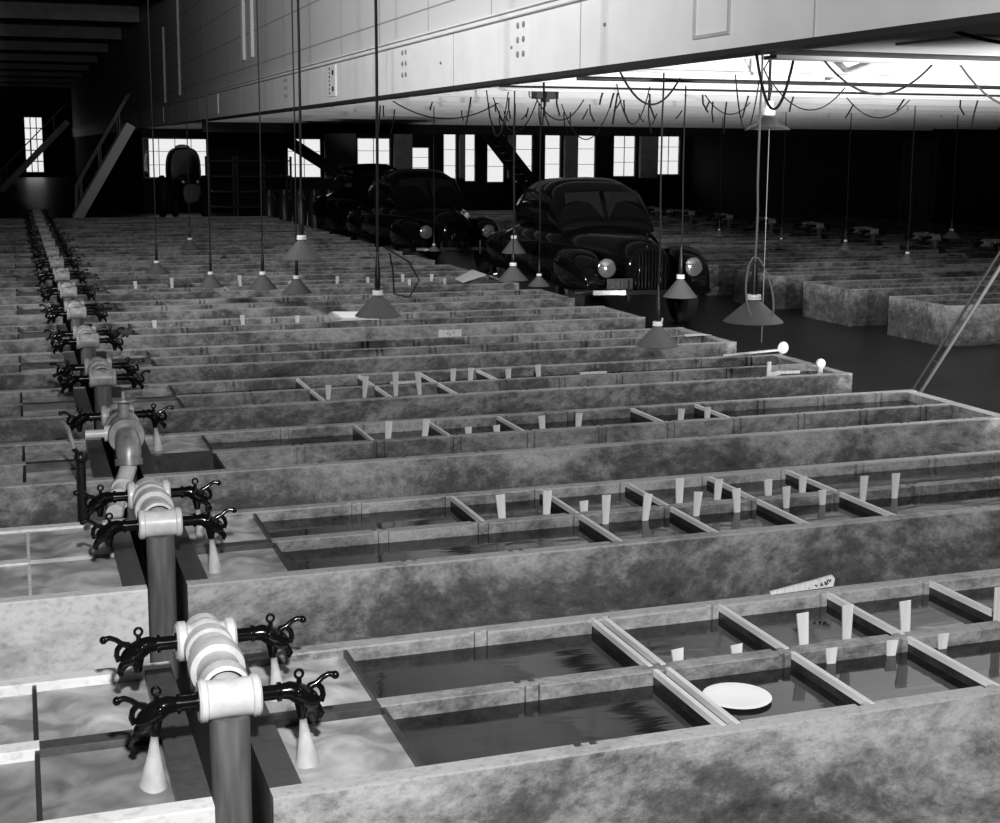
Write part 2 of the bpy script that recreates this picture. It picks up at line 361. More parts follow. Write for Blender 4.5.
# ------------------------------------------------------------------ troughs
TL = 3.23*S; TW = .645*S; TH = .27*S; WT = .035*S; DV = .035*S; EN = .052*S; HX = .25*S
SLOT = [.246+.278*k for k in range(1, 11)]       # baffle slots along the trough (units from the head end)
def wall_poly(x0, x1, y0, y1, inner_lo, inner_hi):
    """rectangle x0..x1, y0..y1 with slots cut into the faces asked for"""
    d = .010*S*1.1; w_ = .014*S
    lo = [(x0, y0)]; hi = []
    for sx in SLOT:
        for q in (0, .028):
            a = (sx+q)*S-w_/2; b = a+w_
            if b > x1-.02: continue
            if inner_lo: lo += [(a,y0),(a,y0+d),(b,y0+d),(b,y0)]
            if inner_hi: hi += [(a,y1),(a,y1-d),(b,y1-d),(b,y1)]
    lo.append((x1, y0)); hi2 = [(x1, y1)]
    for i in range(len(hi)-1, -1, -4): hi2 += [hi[i], hi[i-1], hi[i-2], hi[i-3]]
    hi2.append((x0, y1))
    return lo+hi2
def make_trough(mat, dmat, wn, wf, hn, hf, name='concrete_trough', wm=None, wet=None, dtop=0):
    """wn/wf: water drop below the rim (None = drained) near/far channel; hn/hf: milky water in the head box"""
    root = empty(name, (0,0,0))
    b = MB(); fl = .07
    b.prism(wall_poly(0, TL, 0, WT, False, True), 0, TH)
    b.prism(wall_poly(0, TL, TW-WT, TW, True, False), 0, TH)
    b.mi = 1; b.box((0,WT,0), (EN,TW-WT,TH)); b.mi = 0; b.box((TL-EN,WT,0), (TL,TW-WT,TH-.004)); b.box((EN,WT,0), (TL-EN,TW-WT,fl))
    b.build('trough_body', [mat, wet or M_WET_SHADE], root)
    yd0 = TW/2-DV/2-.004; yd1 = yd0+DV
    b = MB(); b.prism(wall_poly(HX, TL-EN, yd0, yd1, True, True), fl, TH-.003)
    b.mi = 1; b.box((EN,yd0,fl), (HX,yd1,TH-.006-dtop)); b.build('divider', [dmat, M_WET_SHADE], root)
    for ya, yb, wl, hd in ((WT, yd0, wn, hn), (yd1, TW-WT, wf, hf)):
        MB().box((HX,ya,fl), (HX+.012,yb,TH-.008)).build('head_plate', M_PALE if dtop else M_PLATE, root)
        if wl is not None:
            MB().box((HX+.012,ya,fl), (TL-EN,yb,TH-wl)).build('water', wm or M_WATER, root)
        if hd is not None:
            n = 14; m_ = 12; vs = []; fs = []; rnd = random.Random(3)
            xa, xb = EN, HX
            for j in range(m_+1):
                for i in range(n+1):
                    u = i/n; v = j/m_; bump = .022*math.exp(-((u-.38)**2+(v-.5)**2)*14)+.006*math.sin(9*u+5*v)+.004*math.sin(17*v-6*u)
                    e = min(u,1-u,v,1-v)*8; bump *= min(1,e)
                    vs.append((xa+(xb-xa)*u, ya+(yb-ya)*v, TH-hd+bump))
            for j in range(m_):
                for i in range(n): a = j*(n+1)+i; fs.append((a,a+1,a+n+2,a+n+1))
            k = len(vs); vs += [(xa,ya,fl),(xb,ya,fl),(xb,yb,fl),(xa,yb,fl)]; fs.append((k+3,k+2,k+1,k))
            fs.append([k,k+1]+[i for i in range(n,-1,-1)]); fs.append([k+2,k+3]+[m_*(n+1)+i for i in range(n+1)])
            fs.append([k+1,k+2]+[j*(n+1)+n for j in range(m_,-1,-1)]); fs.append([k+3,k]+[j*(n+1) for j in range(m_+1)])
            MB().add(vs, fs).build('milky_water', M_FROTH, root, smooth=True)
    return root
YK = [2.03, 3.15, 4.27, 5.36, 6.44, 7.57, 8.69]
while len(YK) < 20: YK.append(YK[-1]+1.11)
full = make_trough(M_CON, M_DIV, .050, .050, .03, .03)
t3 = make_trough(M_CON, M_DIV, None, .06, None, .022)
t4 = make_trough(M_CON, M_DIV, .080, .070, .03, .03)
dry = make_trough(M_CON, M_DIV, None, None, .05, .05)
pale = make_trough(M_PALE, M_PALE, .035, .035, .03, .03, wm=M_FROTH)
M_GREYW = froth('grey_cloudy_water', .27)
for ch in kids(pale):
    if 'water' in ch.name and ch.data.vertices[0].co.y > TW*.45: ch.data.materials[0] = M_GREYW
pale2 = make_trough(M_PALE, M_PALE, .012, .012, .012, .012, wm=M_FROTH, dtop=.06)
XB = .34; NB = 17
desc = {0: 'nearest double trough on the right, water-filled, white oval dish floating in it',
        1: 'second nearest right-hand double trough, water-filled with the most wooden pegs',
        2: 'third right-hand trough from the front, its near channel drained, far one filled',
        3: 'fourth right-hand trough from the front, round-topped rack and paddle at its tail',
        4: 'fifth right-hand concrete trough, drained, pale sheet and stick at its aisle end',
        5: 'sixth right-hand concrete trough, drained, white paper tray on its divider',
        6: 'seventh right-hand concrete trough, drained, flat white sheet at its pipe end',
        7: 'eighth right-hand trough from the front, folded white paper near its aisle end'}
protos = {0: full, 2: t3, 3: t4}
for k in range(NB):
    if k in protos: o = protos[k]
    elif k == 1: o = copy_tree(full)
    elif k == 4: o = dry
    else: o = copy_tree(t4 if k in (7, 11, 14) else dry)
    o.location = P(XB, YK[k], -FZ); 
    if k in desc: tag(o, desc[k], 'trough', 'concrete fish troughs right of the pipe')
    else: tag(o, 'distant concrete trough in the dim far rows right of the white pipe fittings' if k > 9 else
              ['ninth right-hand concrete trough from the front, drained, behind the folded paper','tenth right-hand concrete trough from the front, drained, in the dim rows'][k-8], 'trough', 'concrete fish troughs right of the pipe' if k <= 9 else 'distant troughs right of the pipe')
XL = .25   # aisle-side tips of the bank left of the pipe
for k in range(NB):
    o = pale if k == 0 else pale2 if k == 1 else copy_tree(dry)
    o.location = P(XL, YK[k]+.645, -FZ); o.rotation_euler = (0,0,math.pi)
    if k < 6: tag(o, 'end of the %s left-hand concrete trough beside the pipe%s' % (ORD[k], ', pale and bright' if k < 2 else ''), 'trough', 'concrete troughs left of the pipe')
    else: tag(o, 'far end of a left-hand trough in the dim rows left of the pipe', 'trough', 'distant troughs left of the pipe')
XC = 5.74
for k in range(5, NB+1):
    o = copy_tree(dry); o.location = P(XC+3.23, YK[k]+.645, -FZ); o.rotation_euler = (0,0,math.pi)
    tag(o, {5:'nearest concrete trough across the dark aisle, cut by the right edge',6:'second concrete trough across the aisle, pale stained end face'}.get(k,
        'dim concrete trough in the rows across the aisle, behind the two pale ends'), 'trough', 'troughs across the aisle' if k > 6 else 'pale trough ends across the aisle')
for k in range(6, NB):
    o = copy_tree(dry); o.location = P(9.07, YK[k], -FZ)
    tag(o, 'concrete trough in the farthest right rows, beyond the far row of faucets', 'trough', 'troughs along the dark right wall')

# ------------------------------------------------------------------ baffle boards and pegs
def make_slat():
    Y_ = (TW-2*WT-DV)/2+.018
    m = MB(); m.box((-.009,0,-.020), (.009,Y_,0)); m.mi = 1; m.box((-.0088,.0005,-.056), (.0088,Y_-.0005,-.020))  # lower face painted dark for the shade and water reflection beneath
    return m.build('baffle_board', [M_WOOD, M_WET_SHADE])
slat0 = None
SL = {0:{'N':[1.144,1.172,1.441,1.716],'F':[1.144,1.172,1.441,1.716,1.997]},1:{'N':[1.441,1.716,1.994,2.276],'F':[1.166,1.441,1.716,1.998,2.28]},
      2:{'F':[1.148,1.43,1.707,2.262,2.54]},3:{'N':[1.15,1.423,1.705],'F':[1.15,1.42,1.70,1.974]},7:{'N':[1.43,1.98]}}
chn = {'N':'near','F':'far'}; tn = {0:'the nearest trough',1:'the second trough',2:'the third trough',3:'the fourth trough',7:'the eighth trough'}
for k, dd in SL.items():
    for ch, xs in dd.items():
        for i, x in enumerate(xs):
            q = round((x-.34-.246)/.278); 
            xx = .34+.246+.278*q + (.028 if (x-.34-.246-.278*q) > .014 else 0)
            if slat0 is None: o = slat0 = make_slat()
            else: o = slat0.copy(); C.objects.link(o)
            p = P(xx, YK[k], -1); 
            p.y += (WT-.009) if ch == 'N' else (TW/2-.004+DV/2-.009)
            p.z -= .003; o.location = p
            tag(o, 'white wooden baffle board across the %s channel of %s, %s from the left' % (chn[ch], tn[k], ORD[i] if i else 'first'), 'board', 'baffle boards set across the troughs')
PG = {0:[(1.499,-.934,'F'),(1.598,-.928,'F'),(1.212,-.98,'F'),(1.344,-.983,'F'),(1.745,-.934,'F'),(1.975,-.93,'F'),(1.673,-.994,'N'),(1.531,-.998,'N'),(1.80,-.995,'N')],
 1:[(1.233,-.934,'F'),(1.358,-.935,'F'),(1.474,-.973,'F'),(1.517,-.947,'N'),(1.637,-.951,'N'),(1.769,-.931,'F'),(1.797,-.96,'N'),(1.888,-.94,'F'),(1.931,-.958,'N'),(2.061,-.956,'F'),(2.092,-.966,'N'),(2.173,-.955,'F'),(2.214,-.985,'N'),(2.35,-.955,'N'),(2.462,-.951,'N')],
 2:[(1.197,-.938,'F'),(1.328,-.942,'F'),(1.494,-.977,'F'),(1.604,-.977,'F'),(1.78,-.954,'F'),(1.914,-.954,'F'),(2.328,-.962,'F'),(2.441,-.957,'F')],
 3:[(1.212,-.985,'N'),(1.368,-.956,'N'),(1.505,-.941,'N'),(1.611,-.95,'N'),(1.774,-.949,'F'),(1.852,-.948,'F'),(2.033,-.961,'F'),(2.179,-.95,'F')],
 7:[(2.25,-.95,'F'),(2.49,-.96,'F'),(2.76,-.94,'F'),(2.80,-.98,'N'),(2.98,-.95,'F'),(3.08,-.98,'N'),(.80,-.95,'F'),(1.05,-.93,'F'),(1.54,-.92,'F'),(1.9,-.97,'F')],
 5:[(.72,-.96,'F'),(1.21,-.95,'F'),(1.52,-.96,'F')]}
peg0 = {}
tn[5] = 'the sixth trough'
for k, L_ in PG.items():
    for ch in 'NF':
        sub = sorted([p for p in L_ if p[2] == ch]); i = 0
        for x, zt, _ in sub:
            hgt = (zt+1.0)*S+.075
            key = round(hgt, 2)
            if key not in peg0:
                h = key; o = peg0[key] = MB().add([(-.013,-.004,0),(.013,-.004,0),(.013,.004,0),(-.013,.004,0),(-.021,-.005,h),(.021,-.005,h),(.021,.005,h-.004),(-.021,.005,h-.004)],
                        [(0,3,2,1),(4,5,6,7),(0,1,5,4),(1,2,6,5),(2,3,7,6),(3,0,4,7)]).build('wooden_peg', M_PEG, bevel=.0015)
            else: o = peg0[key].copy(); C.objects.link(o)
            p = P(x, YK[k], zt); p.z -= hgt
            a = random.uniform(-.10, .10)
            p.y += (TW/2-.004-DV/2-.011) if ch == 'N' else (TW/2-.004+DV/2+.011)
            o.location = p; o.rotation_euler = (0, a, random.uniform(-.12,.12))
            tag(o, 'pale wooden peg at the divider, %s channel of %s, %s from the left' % (chn[ch], tn[k], ORD[i] if i else 'first'), 'peg', 'wooden marker pegs in the troughs'); i += 1

# ------------------------------------------------------------------ faucets, risers, manifolds
def faucet_mesh():
    m = MB()
    m.tube([(0,0,0),(.006,0,0)], .028, 16); m.tube([(.006,0,0),(.052,0,0)], .021, 16); m.tube([(.05,0,0),(.062,0,0)], .027, 16)
    m.tube([(.06,0,0),(.085,0,.001),(.105,0,-.006),(.130,0,-.020),(.152,0,-.036),(.17,0,-.047)], [.021,.025,.029,.031,.027,.016], 16)
    m.tube([(.118,0,-.020),(.122,0,-.055),(.122,0,-.080)], [.022,.018,.013], 14)
    m.tube([(.145,0,-.040),(.168,0,-.058),(.178,0,-.075),(.172,0,-.088)], [.016,.014,.012,.008], 10)
    m.ball((.108,.024,.0), .013); m.ball((.108,-.024,.0), .013)
    return m.build('faucet', M_BLACK, smooth=60)
def handle_mesh():
    m = MB()
    m.tube([(.138,0,-.008),(.150,0,.006),(.168,0,.012),(.185,0,.026),(.204,0,.034),(.222,0,.030)], [.012,.011,.009,.008,.008,.010], 10)
    m.ball((.224,0,.029), .0125)
    m.tube([(.168,0,.012),(.182,0,-.004),(.186,0,-.022),(.178,0,-.040)], [.009,.009,.009,.010], 10)
    m.tube([(.116,0,.016),(.116,0,.034)], .008, 10)
    ring = [(.116+.012*math.cos(t), 0, .044+.012*math.sin(t)) for t in [i*math.pi/6 for i in range(13)]]
    m.tube(ring, .0045, 8, False)
    return m.build('faucet_handle', M_BLACK, smooth=60)
ZP = (-.885+FZ)*S
def add_faucet(root, x, y, z, side, first=[None]):
    if first[0] is None:
        o = faucet_mesh(); h = handle_mesh(); h.parent = o; first[0] = o
    else:
        o = first[0].copy(); C.objects.link(o); h = kids(first[0])[0].copy(); C.objects.link(h); h.parent = o
    o.parent = root; o.location = (x, y, z); o.rotation_euler = (random.uniform(-.08,.08), 0, 0 if side > 0 else math.pi); o.scale = (.9,.95,.95)
    return o
def make_manifold(root, y1=.14, y2=.43, M_WHITE=M_WHITE):
    """root at the floor on the pipe line; y1, y2 the two fitting positions (units)"""
    a, b = y1*S, y2*S; R_ = .050
    m = MB(); m.tube([(0,a,.0),(0,a,ZP-.045)], .053, 20); m.build('riser_pipe', M_RISER, root, smooth=True)
    m = MB()   # near tee
    m.lathe([(.001,-.080),(.050,-.080),(.056,-.074),(.056,-.060),(.051,-.056),(.049,0),(.051,.056),(.056,.060),(.056,.074),(.050,.080),(.001,.080)], (0,a,ZP), 'x', 28)
    m.tube([(0,a+.0,ZP),(0,a+.055,ZP)], .050, 24)
    m.build('tee_fitting', M_WHITE, root, smooth=True)
    m = MB()   # union between the fittings
    L_ = b-a; prof = [(.056,.05),(.066,.056),(.068,.10),(.060,.11),(.060,L_*.42),(.075,L_*.44),(.078,L_*.50),(.076,L_*.58),(.062,L_*.60),(.062,L_*.74),(.070,L_*.76),(.070,L_*.86),(.05,L_*.88)]
    m.lathe(prof, (0,a,ZP), 'y', 28); m.build('pipe_union', M_WHITE, root, smooth=True)
    m = MB()
    m.lathe([(.001,-.085),(.050,-.085),(.058,-.078),(.058,-.058),(.047,-.052),(.047,0),(.047,.052),(.058,.058),(.058,.078),(.050,.085),(.001,.085)], (0,b,ZP), 'x', 28)
    m.ball((0,b,ZP), .062, 20); m.lathe([(.05,0),(.056,.05),(.056,.07),(.001,.072)], (0,b,ZP), 'y', 24)
    m.build('cross_fitting', M_WHITE, root, smooth=True)
    for yy, hw in ((a,.080),(b,.085)):
        for sd in (1,-1): add_faucet(root, sd*hw, yy, ZP, sd)
    return root
XP = .295
protoM = make_manifold(empty('faucet_manifold', P(XP, YK[0], -FZ)))
protoG = make_manifold(empty('faucet_manifold', P(XP, YK[3], -FZ)), M_WHITE=M_GALV)
lab = {0:'nearest white pipe tee assembly with four black faucets, at the bottom left',
       1:'second white pipe tee assembly with four black faucets, beside the diagonal pipe',
       2:'third faucet assembly back, joined to the big valve and elbow',
       3:'fourth faucet assembly back, grey fittings just behind the big valve'}
for k in range(NB):
    o = protoM if k == 0 else protoG if k == 3 else copy_tree(protoM if k == 1 else protoG)
    o.location = P(XP, YK[k], -FZ)
    if k == 2: # its near tee is left out: the big valve takes its place
        for ch in list(kids(o)):
            if ch.name.split('.')[0] in ('tee_fitting','pipe_union','riser_pipe') or (ch.name.startswith('faucet') and ch.location.y < .14*S+.05):
                for gc in list(kids(ch)): bpy.data.objects.remove(gc)
                bpy.data.objects.remove(ch)
    tag(o, lab.get(k) or ('%s faucet assembly back along the pipe line, grey fittings' % ORD[k] if k < 8 else 'distant grey fitting with dark faucets far back along the pipe line'), 'faucets',
        'faucet assemblies along the pipe line' if k < 8 else 'distant faucet assemblies on the pipe line')
for k in range(8, NB):
    o = copy_tree(protoG); o.location = P(9.02, YK[k], -FZ)
    tag(o, 'far dark faucet assembly between the right-hand rows beyond the aisle', 'faucets', 'faucet assemblies across the aisle')
# the valve with elbow and drop pipe feeding the front assemblies
v = empty('gate_valve', P(XP, 4.30, -FZ)); tag(v, 'big grey flanged valve with a down-turned elbow and sloping pipe', 'valve')
z = ZP+.015
MB().tube([(0,.14,0),(0,.14,z-.06)], .053, 20).build('riser_pipe', M_RISER, v, smooth=True)
MB().tube([(0,.24,z),(0,.58,z-.01)], .045, 20).build('link_pipe', M_WHITE, v, smooth=True)
MB().lathe([(.001,-.005),(.085,-.005),(.088,.0),(.088,.03),(.064,.032),(.064,.10),(.075,.12),(.080,.16),(.075,.20),(.088,.21),(.088,.24),(.06,.242)], (0,.0,z), 'y', 28).build('valve_body', M_GREYP, v, smooth=True)
MB().tube([(0,.14,z+.05),(0,.14,z+.15)], .028, 16).lathe([(.001,.15),(.06,.15),(.062,.156),(.06,.162),(.001,.162)], (0,.14,z), 'z', 20).tube([(0,.14,z+.162),(0,.14,z+.20)], .010, 10).build('valve_stem', M_GREYP, v, smooth=True)
MB().tube([(0,0,z),(0,-.05,z-.002),(0,-.09,z-.02),(0,-.115,z-.055),(-.002,-.125,z-.10)], [.056,.058,.060,.060,.056], 20).tube([(0,.005,z),(0,-.01,z)], .066, 20).tube([(-.002,-.122,z-.085),(-.002,-.128,z-.115)], .066, 20).build('elbow', M_GREYP, v, smooth=True)
MB().tube([(-.002,-.128,z-.115),(-.045,-.24,z-.20),(-.085,-.40,z-.235),(-.10,-.55,z-.24)], .040, 16).build('drop_pipe', M_WHITE, v, smooth=True)
for q in ((-.045,-.24,-.20),(-.07,-.34,-.225)): MB().tube([(q[0],q[1]-.015,z+q[2]),(q[0],q[1]+.02,z+q[2])], .052, 16).build('pipe_ring', M_WHITE, v, smooth=True)
MB().tube([(-.06,.10,z),(-.10,.10,z)], .04, 14).tube([(-.10,.10,z),(-.19,.10,z)], .022, 12).build('side_branch', M_WHITE, v, smooth=True)
# small lever valve left of it
o = empty('lever_valve', P(.155, 4.22, -FZ)); tag(o, 'small upright valve with a bent lever left of the big valve', 'valve')
MB().tube([(0,0,.0),(0,0,ZP-.05)], .022, 12).ball((0,0,ZP-.05), .032).tube([(0,0,ZP-.04),(-.03,-.02,ZP+.0)], .012, 8).build('valve_body', M_DMET, o, smooth=True)
MB().tube([(-.03,-.02,ZP),(-.05,-.0,ZP+.09),(-.075,.04,ZP+.12)], .010, 8).build('lever', M_STEEL, o, smooth=True)

# ------------------------------------------------------------------ falling water
def jet(k, dy, side, label, level=.03, spread=.020, drained=False):
    x = XP*S+side*(.080 if dy < .3 else .085)+side*.112
    y = YK[k]*S+dy*S; zt = ZP-.077; zb = (TH-level) if not drained else .08
    m = MB(); n = 7; pts = []; rad = []
    for i in range(n):
        t = i/(n-1); pts.append((side*.012*t, 0, -(zt-zb)*t)); rad.append(.009+spread*t**1.3)
    m.tube(pts, rad, 16)
    o = m.build('falling_water', M_JET, smooth=True, loc=(x, y, zt)); tag(o, label, 'water', 'water falling from the faucets')
jet(0,.14,1,'cone of white water falling into the nearest right-hand trough, near channel', spread=.026)
jet(0,.43,1,'cone of white water falling into the nearest right-hand trough, far channel')
jet(0,.14,-1,'wide sheet of water pouring at the bottom left under the left faucet', spread=.05, level=.1)
jet(1,.14,1,'cone of white water falling into the second right-hand trough, near channel')
jet(1,.43,1,'thin white water stream falling into the second right-hand trough, far channel', spread=.015)
jet(2,.43,1,'cone of white water falling on the third right-hand head box')

# ------------------------------------------------------------------ things lying on the troughs
o = MB().lathe([(0,-.004),(.07,-.004),(.098,.001),(.105,.006),(.098,.007),(.07,.003),(0,.002)], n=36).build('floating_dish', plain('dish_white', .95, .25), smooth=True)
o.location = P(1.258, 2.222, -1.0)+Vector((0,0,-.046)); tag(o, 'round white dish floating in the nearest trough, near channel', 'dish')
# marked board leaning on the far rim of the nearest trough
br = empty('marked_board', P(1.585, 2.665, -1)+Vector((0,0,.002)), 0.0); br.rotation_euler = (0, -.03, -.02); br.scale = (.66,1,1)
MB().add([(0,-.006,.002),(.39,-.006,.002),(.40,-.006,.030),(.385,-.006,.045),(.30,-.006,.036),(0,-.006,.013),(0,.006,.002),(.39,.006,.002),(.40,.006,.030),(.385,.006,.045),(.30,.006,.036),(0,.006,.013)],
   [(0,1,2,3,4,5),(11,10,9,8,7,6)]+[(i,(i+1)%6,6+(i+1)%6,6+i) for i in range(6)]).build('board_face', M_PEG, br)
mk = MB(); yq = -.0075
mk.tube([(.355,yq,.016),(.349,yq,.027),(.358,yq,.031),(.366,yq,.022),(.374,yq,.031)], .003, 6)
mk.tube([(.338,yq,.013),(.333,yq,.026),(.343,yq,.020),(.348,yq,.012)], .003, 6); mk.tube([(.308,yq,.010),(.315,yq,.022),(.323,yq,.010)], .0028, 6); mk.tube([(.311,yq,.014),(.320,yq,.014)], .002, 6)
mk.tube([(.272,yq,.016),(.284,yq,.015),(.286,yq,.009)], .0025, 6); mk.ball((.235,yq,.009), .003, 6)
mk.build('painted_marks', M_INK, br); tag(br, 'pale wooden board with dark painted marks on the far rim of the nearest trough', 'board')
def flatboard(x, y, L_, label, rz=0, hole=False, wd=.05, dz=.003, name='loose_board', bits=False):
    r = empty(name, P(x, y, -1)+Vector((0,0,dz)), rz); tag(r, label, 'board')
    MB().box((0,-wd/2,0), (L_,wd/2,.014)).build('board', M_PEG, r)
    if hole:
        m = MB()
        for a, b_ in ((.35,.1),(.52,-.2),(.66,.12)): m.lathe([(0,.0155),(.007,.0155),(.007,.014)], (L_*a, wd*b_, 0), 'z', 10)
        m.build('dark_hole', M_INK, r)
    return r
hb = empty('holed_board', P(2.12, YK[4]+.625, -1)+Vector((0,0,.001))); tag(hb, 'short white board with dark holes standing on the far rim of the fifth trough', 'board')
MB().box((0,-.007,0), (.20,.007,.06)).build('board', M_PEG, hb)
for a, b_ in ((.07,.03),(.10,.02),(.13,.035)): MB().lathe([(0,-.0075),(.006,-.0075),(.006,-.007)], (a, 0, b_), 'y', 10).build('dark_hole', M_INK, hb)
flatboard(2.367, YK[3]+.3215, .20, 'short plain white board lying alone on the divider of the fourth trough', wd=.03)
flatboard(1.49, YK[3]+.3215, .19, 'white board lying between two pegs on the divider of the fourth trough', wd=.03)
# folded white paper, paper tray and flat sheets
def paper(loc, label, pts, faces, name):
    o = MB().add(pts, faces).build(name, plain(name+'_white', .8, .7)); o.location = loc
    s_ = o.modifiers.new('thick', 'SOLIDIFY'); s_.thickness = .002; tag(o, label, 'paper'); return o
paper(P(3.16, YK[7]+.10, -1), 'folded white paper tent on a trough rim near the dark aisle', [(0,0,.0),(.5,0,.0),(.52,.5,.0),(.05,.5,.0),(.30,.0,.09),(.28,.5,.11)], [(0,4,5,3),(4,1,2,5)], 'folded_paper').location.z += .006
paper(P(1.72, YK[5]+.30, -1), 'white paper tray with turned-up edge under the hanging lamp', [(0,0,0),(.44,0,0),(.50,.20,0),(.08,.24,0),(-.04,.0,.07),(.05,.26,.06),(.5,.21,.05)], [(0,1,2,3),(0,3,5,4),(3,2,6,5)], 'paper_tray').location.z += .006
paper(P(.32, YK[6]+.52, -1), 'flat white sheet lying over trough ends beside the pipe fittings', [(0.08,0,0),(.5,.05,.0),(.30,.20,.0),(.10,.20,0)], [(0,1,2,3)], 'white_sheet').location.z += .006
o = MB().tube([(0,0,0),(.03,.02,.09)], .008, 8).build('short_stick', M_PEG, smooth=True, loc=P(3.42, YK[4]+.61, -1)); o.location.z += .004; tag(o, 'short pale stick upright on the aisle end of the fifth trough', 'stick')
paper(P(3.40, YK[4]+.25, -1), 'pale scrap of sheet on the aisle end of the fifth trough', [(0,.0,0),(.26,.02,0),(.22,.14,0),(.04,.12,0)], [(0,1,2,3)], 'pale_sheet').location.z += .006
# tail rack of the fourth trough: two round-topped posts with rods between, curved board in front
rk = empty('tail_rack', P(3.27, YK[3]+.045, -1)+Vector((0,0,-.075))); tag(rk, 'rod rack with a round-topped white post at the tail of the fourth trough', 'rack')
for (px_, py_) in ((.30,.07),):
    m = MB(); m.tube([(px_,py_,0),(px_,py_,.12)], .018, 10); m.lathe([(0,-.012),(.034,-.012),(.037,0),(.034,.012),(0,.012)], (px_,py_,.135), 'y', 24); m.build('round_topped_post', M_PEG, rk, smooth=True)
m = MB()
for i in range(5): m.tube([(-.12,.07,.088+.009*i),(.28,.07,.085+.009*i)], .002, 6)
m.build('rods', M_STEEL, rk)
m = MB(); m.bar((-.14,.05,.05), (-.14,.05,.17), .03, .012, (0,1,0)); m.bar((-.14,.05,.07), (-.06,.03,.09), .012, .03); m.bar((-.06,.03,.09), (.10,.03,.088), .012, .02); m.build('curved_arm', M_WOOD, rk)
pd = empty('wooden_paddle', P(3.25, YK[3]+.625, -1)+Vector((0,0,.001)), .04); tag(pd, 'pale round-ended paddle lying on the far rim of the fourth trough', 'paddle')
MB().bar((0,0,.008), (.50,0,.03), .03, .014).build('handle', M_PEG, pd)
MB().lathe([(0,-.008),(.045,-.008),(.05,0),(.045,.008),(0,.008)], (.54,0,.045), 'y', 24).build('round_blade', M_PEG, pd, smooth=50)
# pole leaning at the right edge
o = MB().tube([P(3.93,5.50,-1.30), P(4.34,5.5,-.72), P(4.7,5.5,-.2)], .016, 10).tube([P(3.93,5.56,-1.30), P(4.34,5.56,-.72), P(4.7,5.56,-.2)], .012, 8).tube([P(4.15,5.50,-1.0),P(4.15,5.56,-1.0)], .01, 8).tube([P(4.4,5.50,-.64),P(4.4,5.56,-.64)], .01, 8).build('net_pole', plain('pole_grey', .05, .6), smooth=True)
tag(o, 'slanting double pole in the dark aisle at the right edge', 'pole')

# ------------------------------------------------------------------ hanging lamps
def lamp_thing(x, y, z, dia, h, top, label, loop=0, cordm=M_RUBBER, tube_=.30, group='cone lamps hanging over the troughs', cr=.006, dome=False):
    r = empty('hanging_lamp', P(x, y, z)); D = dia*S/2; H = h*S*1.0
    cone = MB().lathe([(D*.985,.0),(D,.004),(D*.60,H*.42),(D*.22,H*.80),(D*.16,H*.86),(D*.14,H*.86),(D*.2,H*.78),(D*.58,H*.38),(D*.96,.002)], n=40)
    cone.build('lamp_shade', M_SHADE, r, smooth=60)
    MB().lathe([(D*.15,H*.84),(D*.24,H*.86),(D*.25,H*.92),(D*.19,H*.94),(D*.24,H*.97),(D*.23,H*1.04),(.001,H*1.06)], n=24).build('socket_ring', M_PORC, r, smooth=True)
    MB().lathe([(.012,H*1.0),(D*.12,H*1.05),(D*.12,H*1.05+tube_*.4),(D*.08,H*1.05+tube_*.75),(.007,H*1.05+tube_)], n=16).build('lamp_socket', M_DMET, r, smooth=True)
    MB().lathe([(.001,H*.1),(.028,H*.2),(.034,H*.4),(.02,H*.62),(.014,H*.8)], n=16).build('bulb', M_PORC, r, smooth=True)
    zt = (top+FZ)*S-(z+FZ)*S; z0 = H*1.05+tube_*.98
    mid = [(0.004*math.sin(i), .004*math.cos(2*i), z0+(zt-z0)*i/8) for i in range(9)]; mid[-1] = (0,0,zt); mid[0] = (0,0,z0)
    MB().tube(mid, cr, 8).build('cord', cordm, r, smooth=True)
    if loop:
        pts = []
        for i in range(25):
            t = i/24*2*math.pi; pts.append((loop*math.sin(t)*(1-.25*math.cos(t)), -.12*0+.015*math.sin(t/2)-.13*(.5-.5*math.cos(t)), z0+.02-(.19)*(1-math.cos(t))))
        MB().tube(pts, .006, 8, False).build('cable_loop', M_CORD, r, smooth=True)
    tag(r, label, 'lamp', group); return r
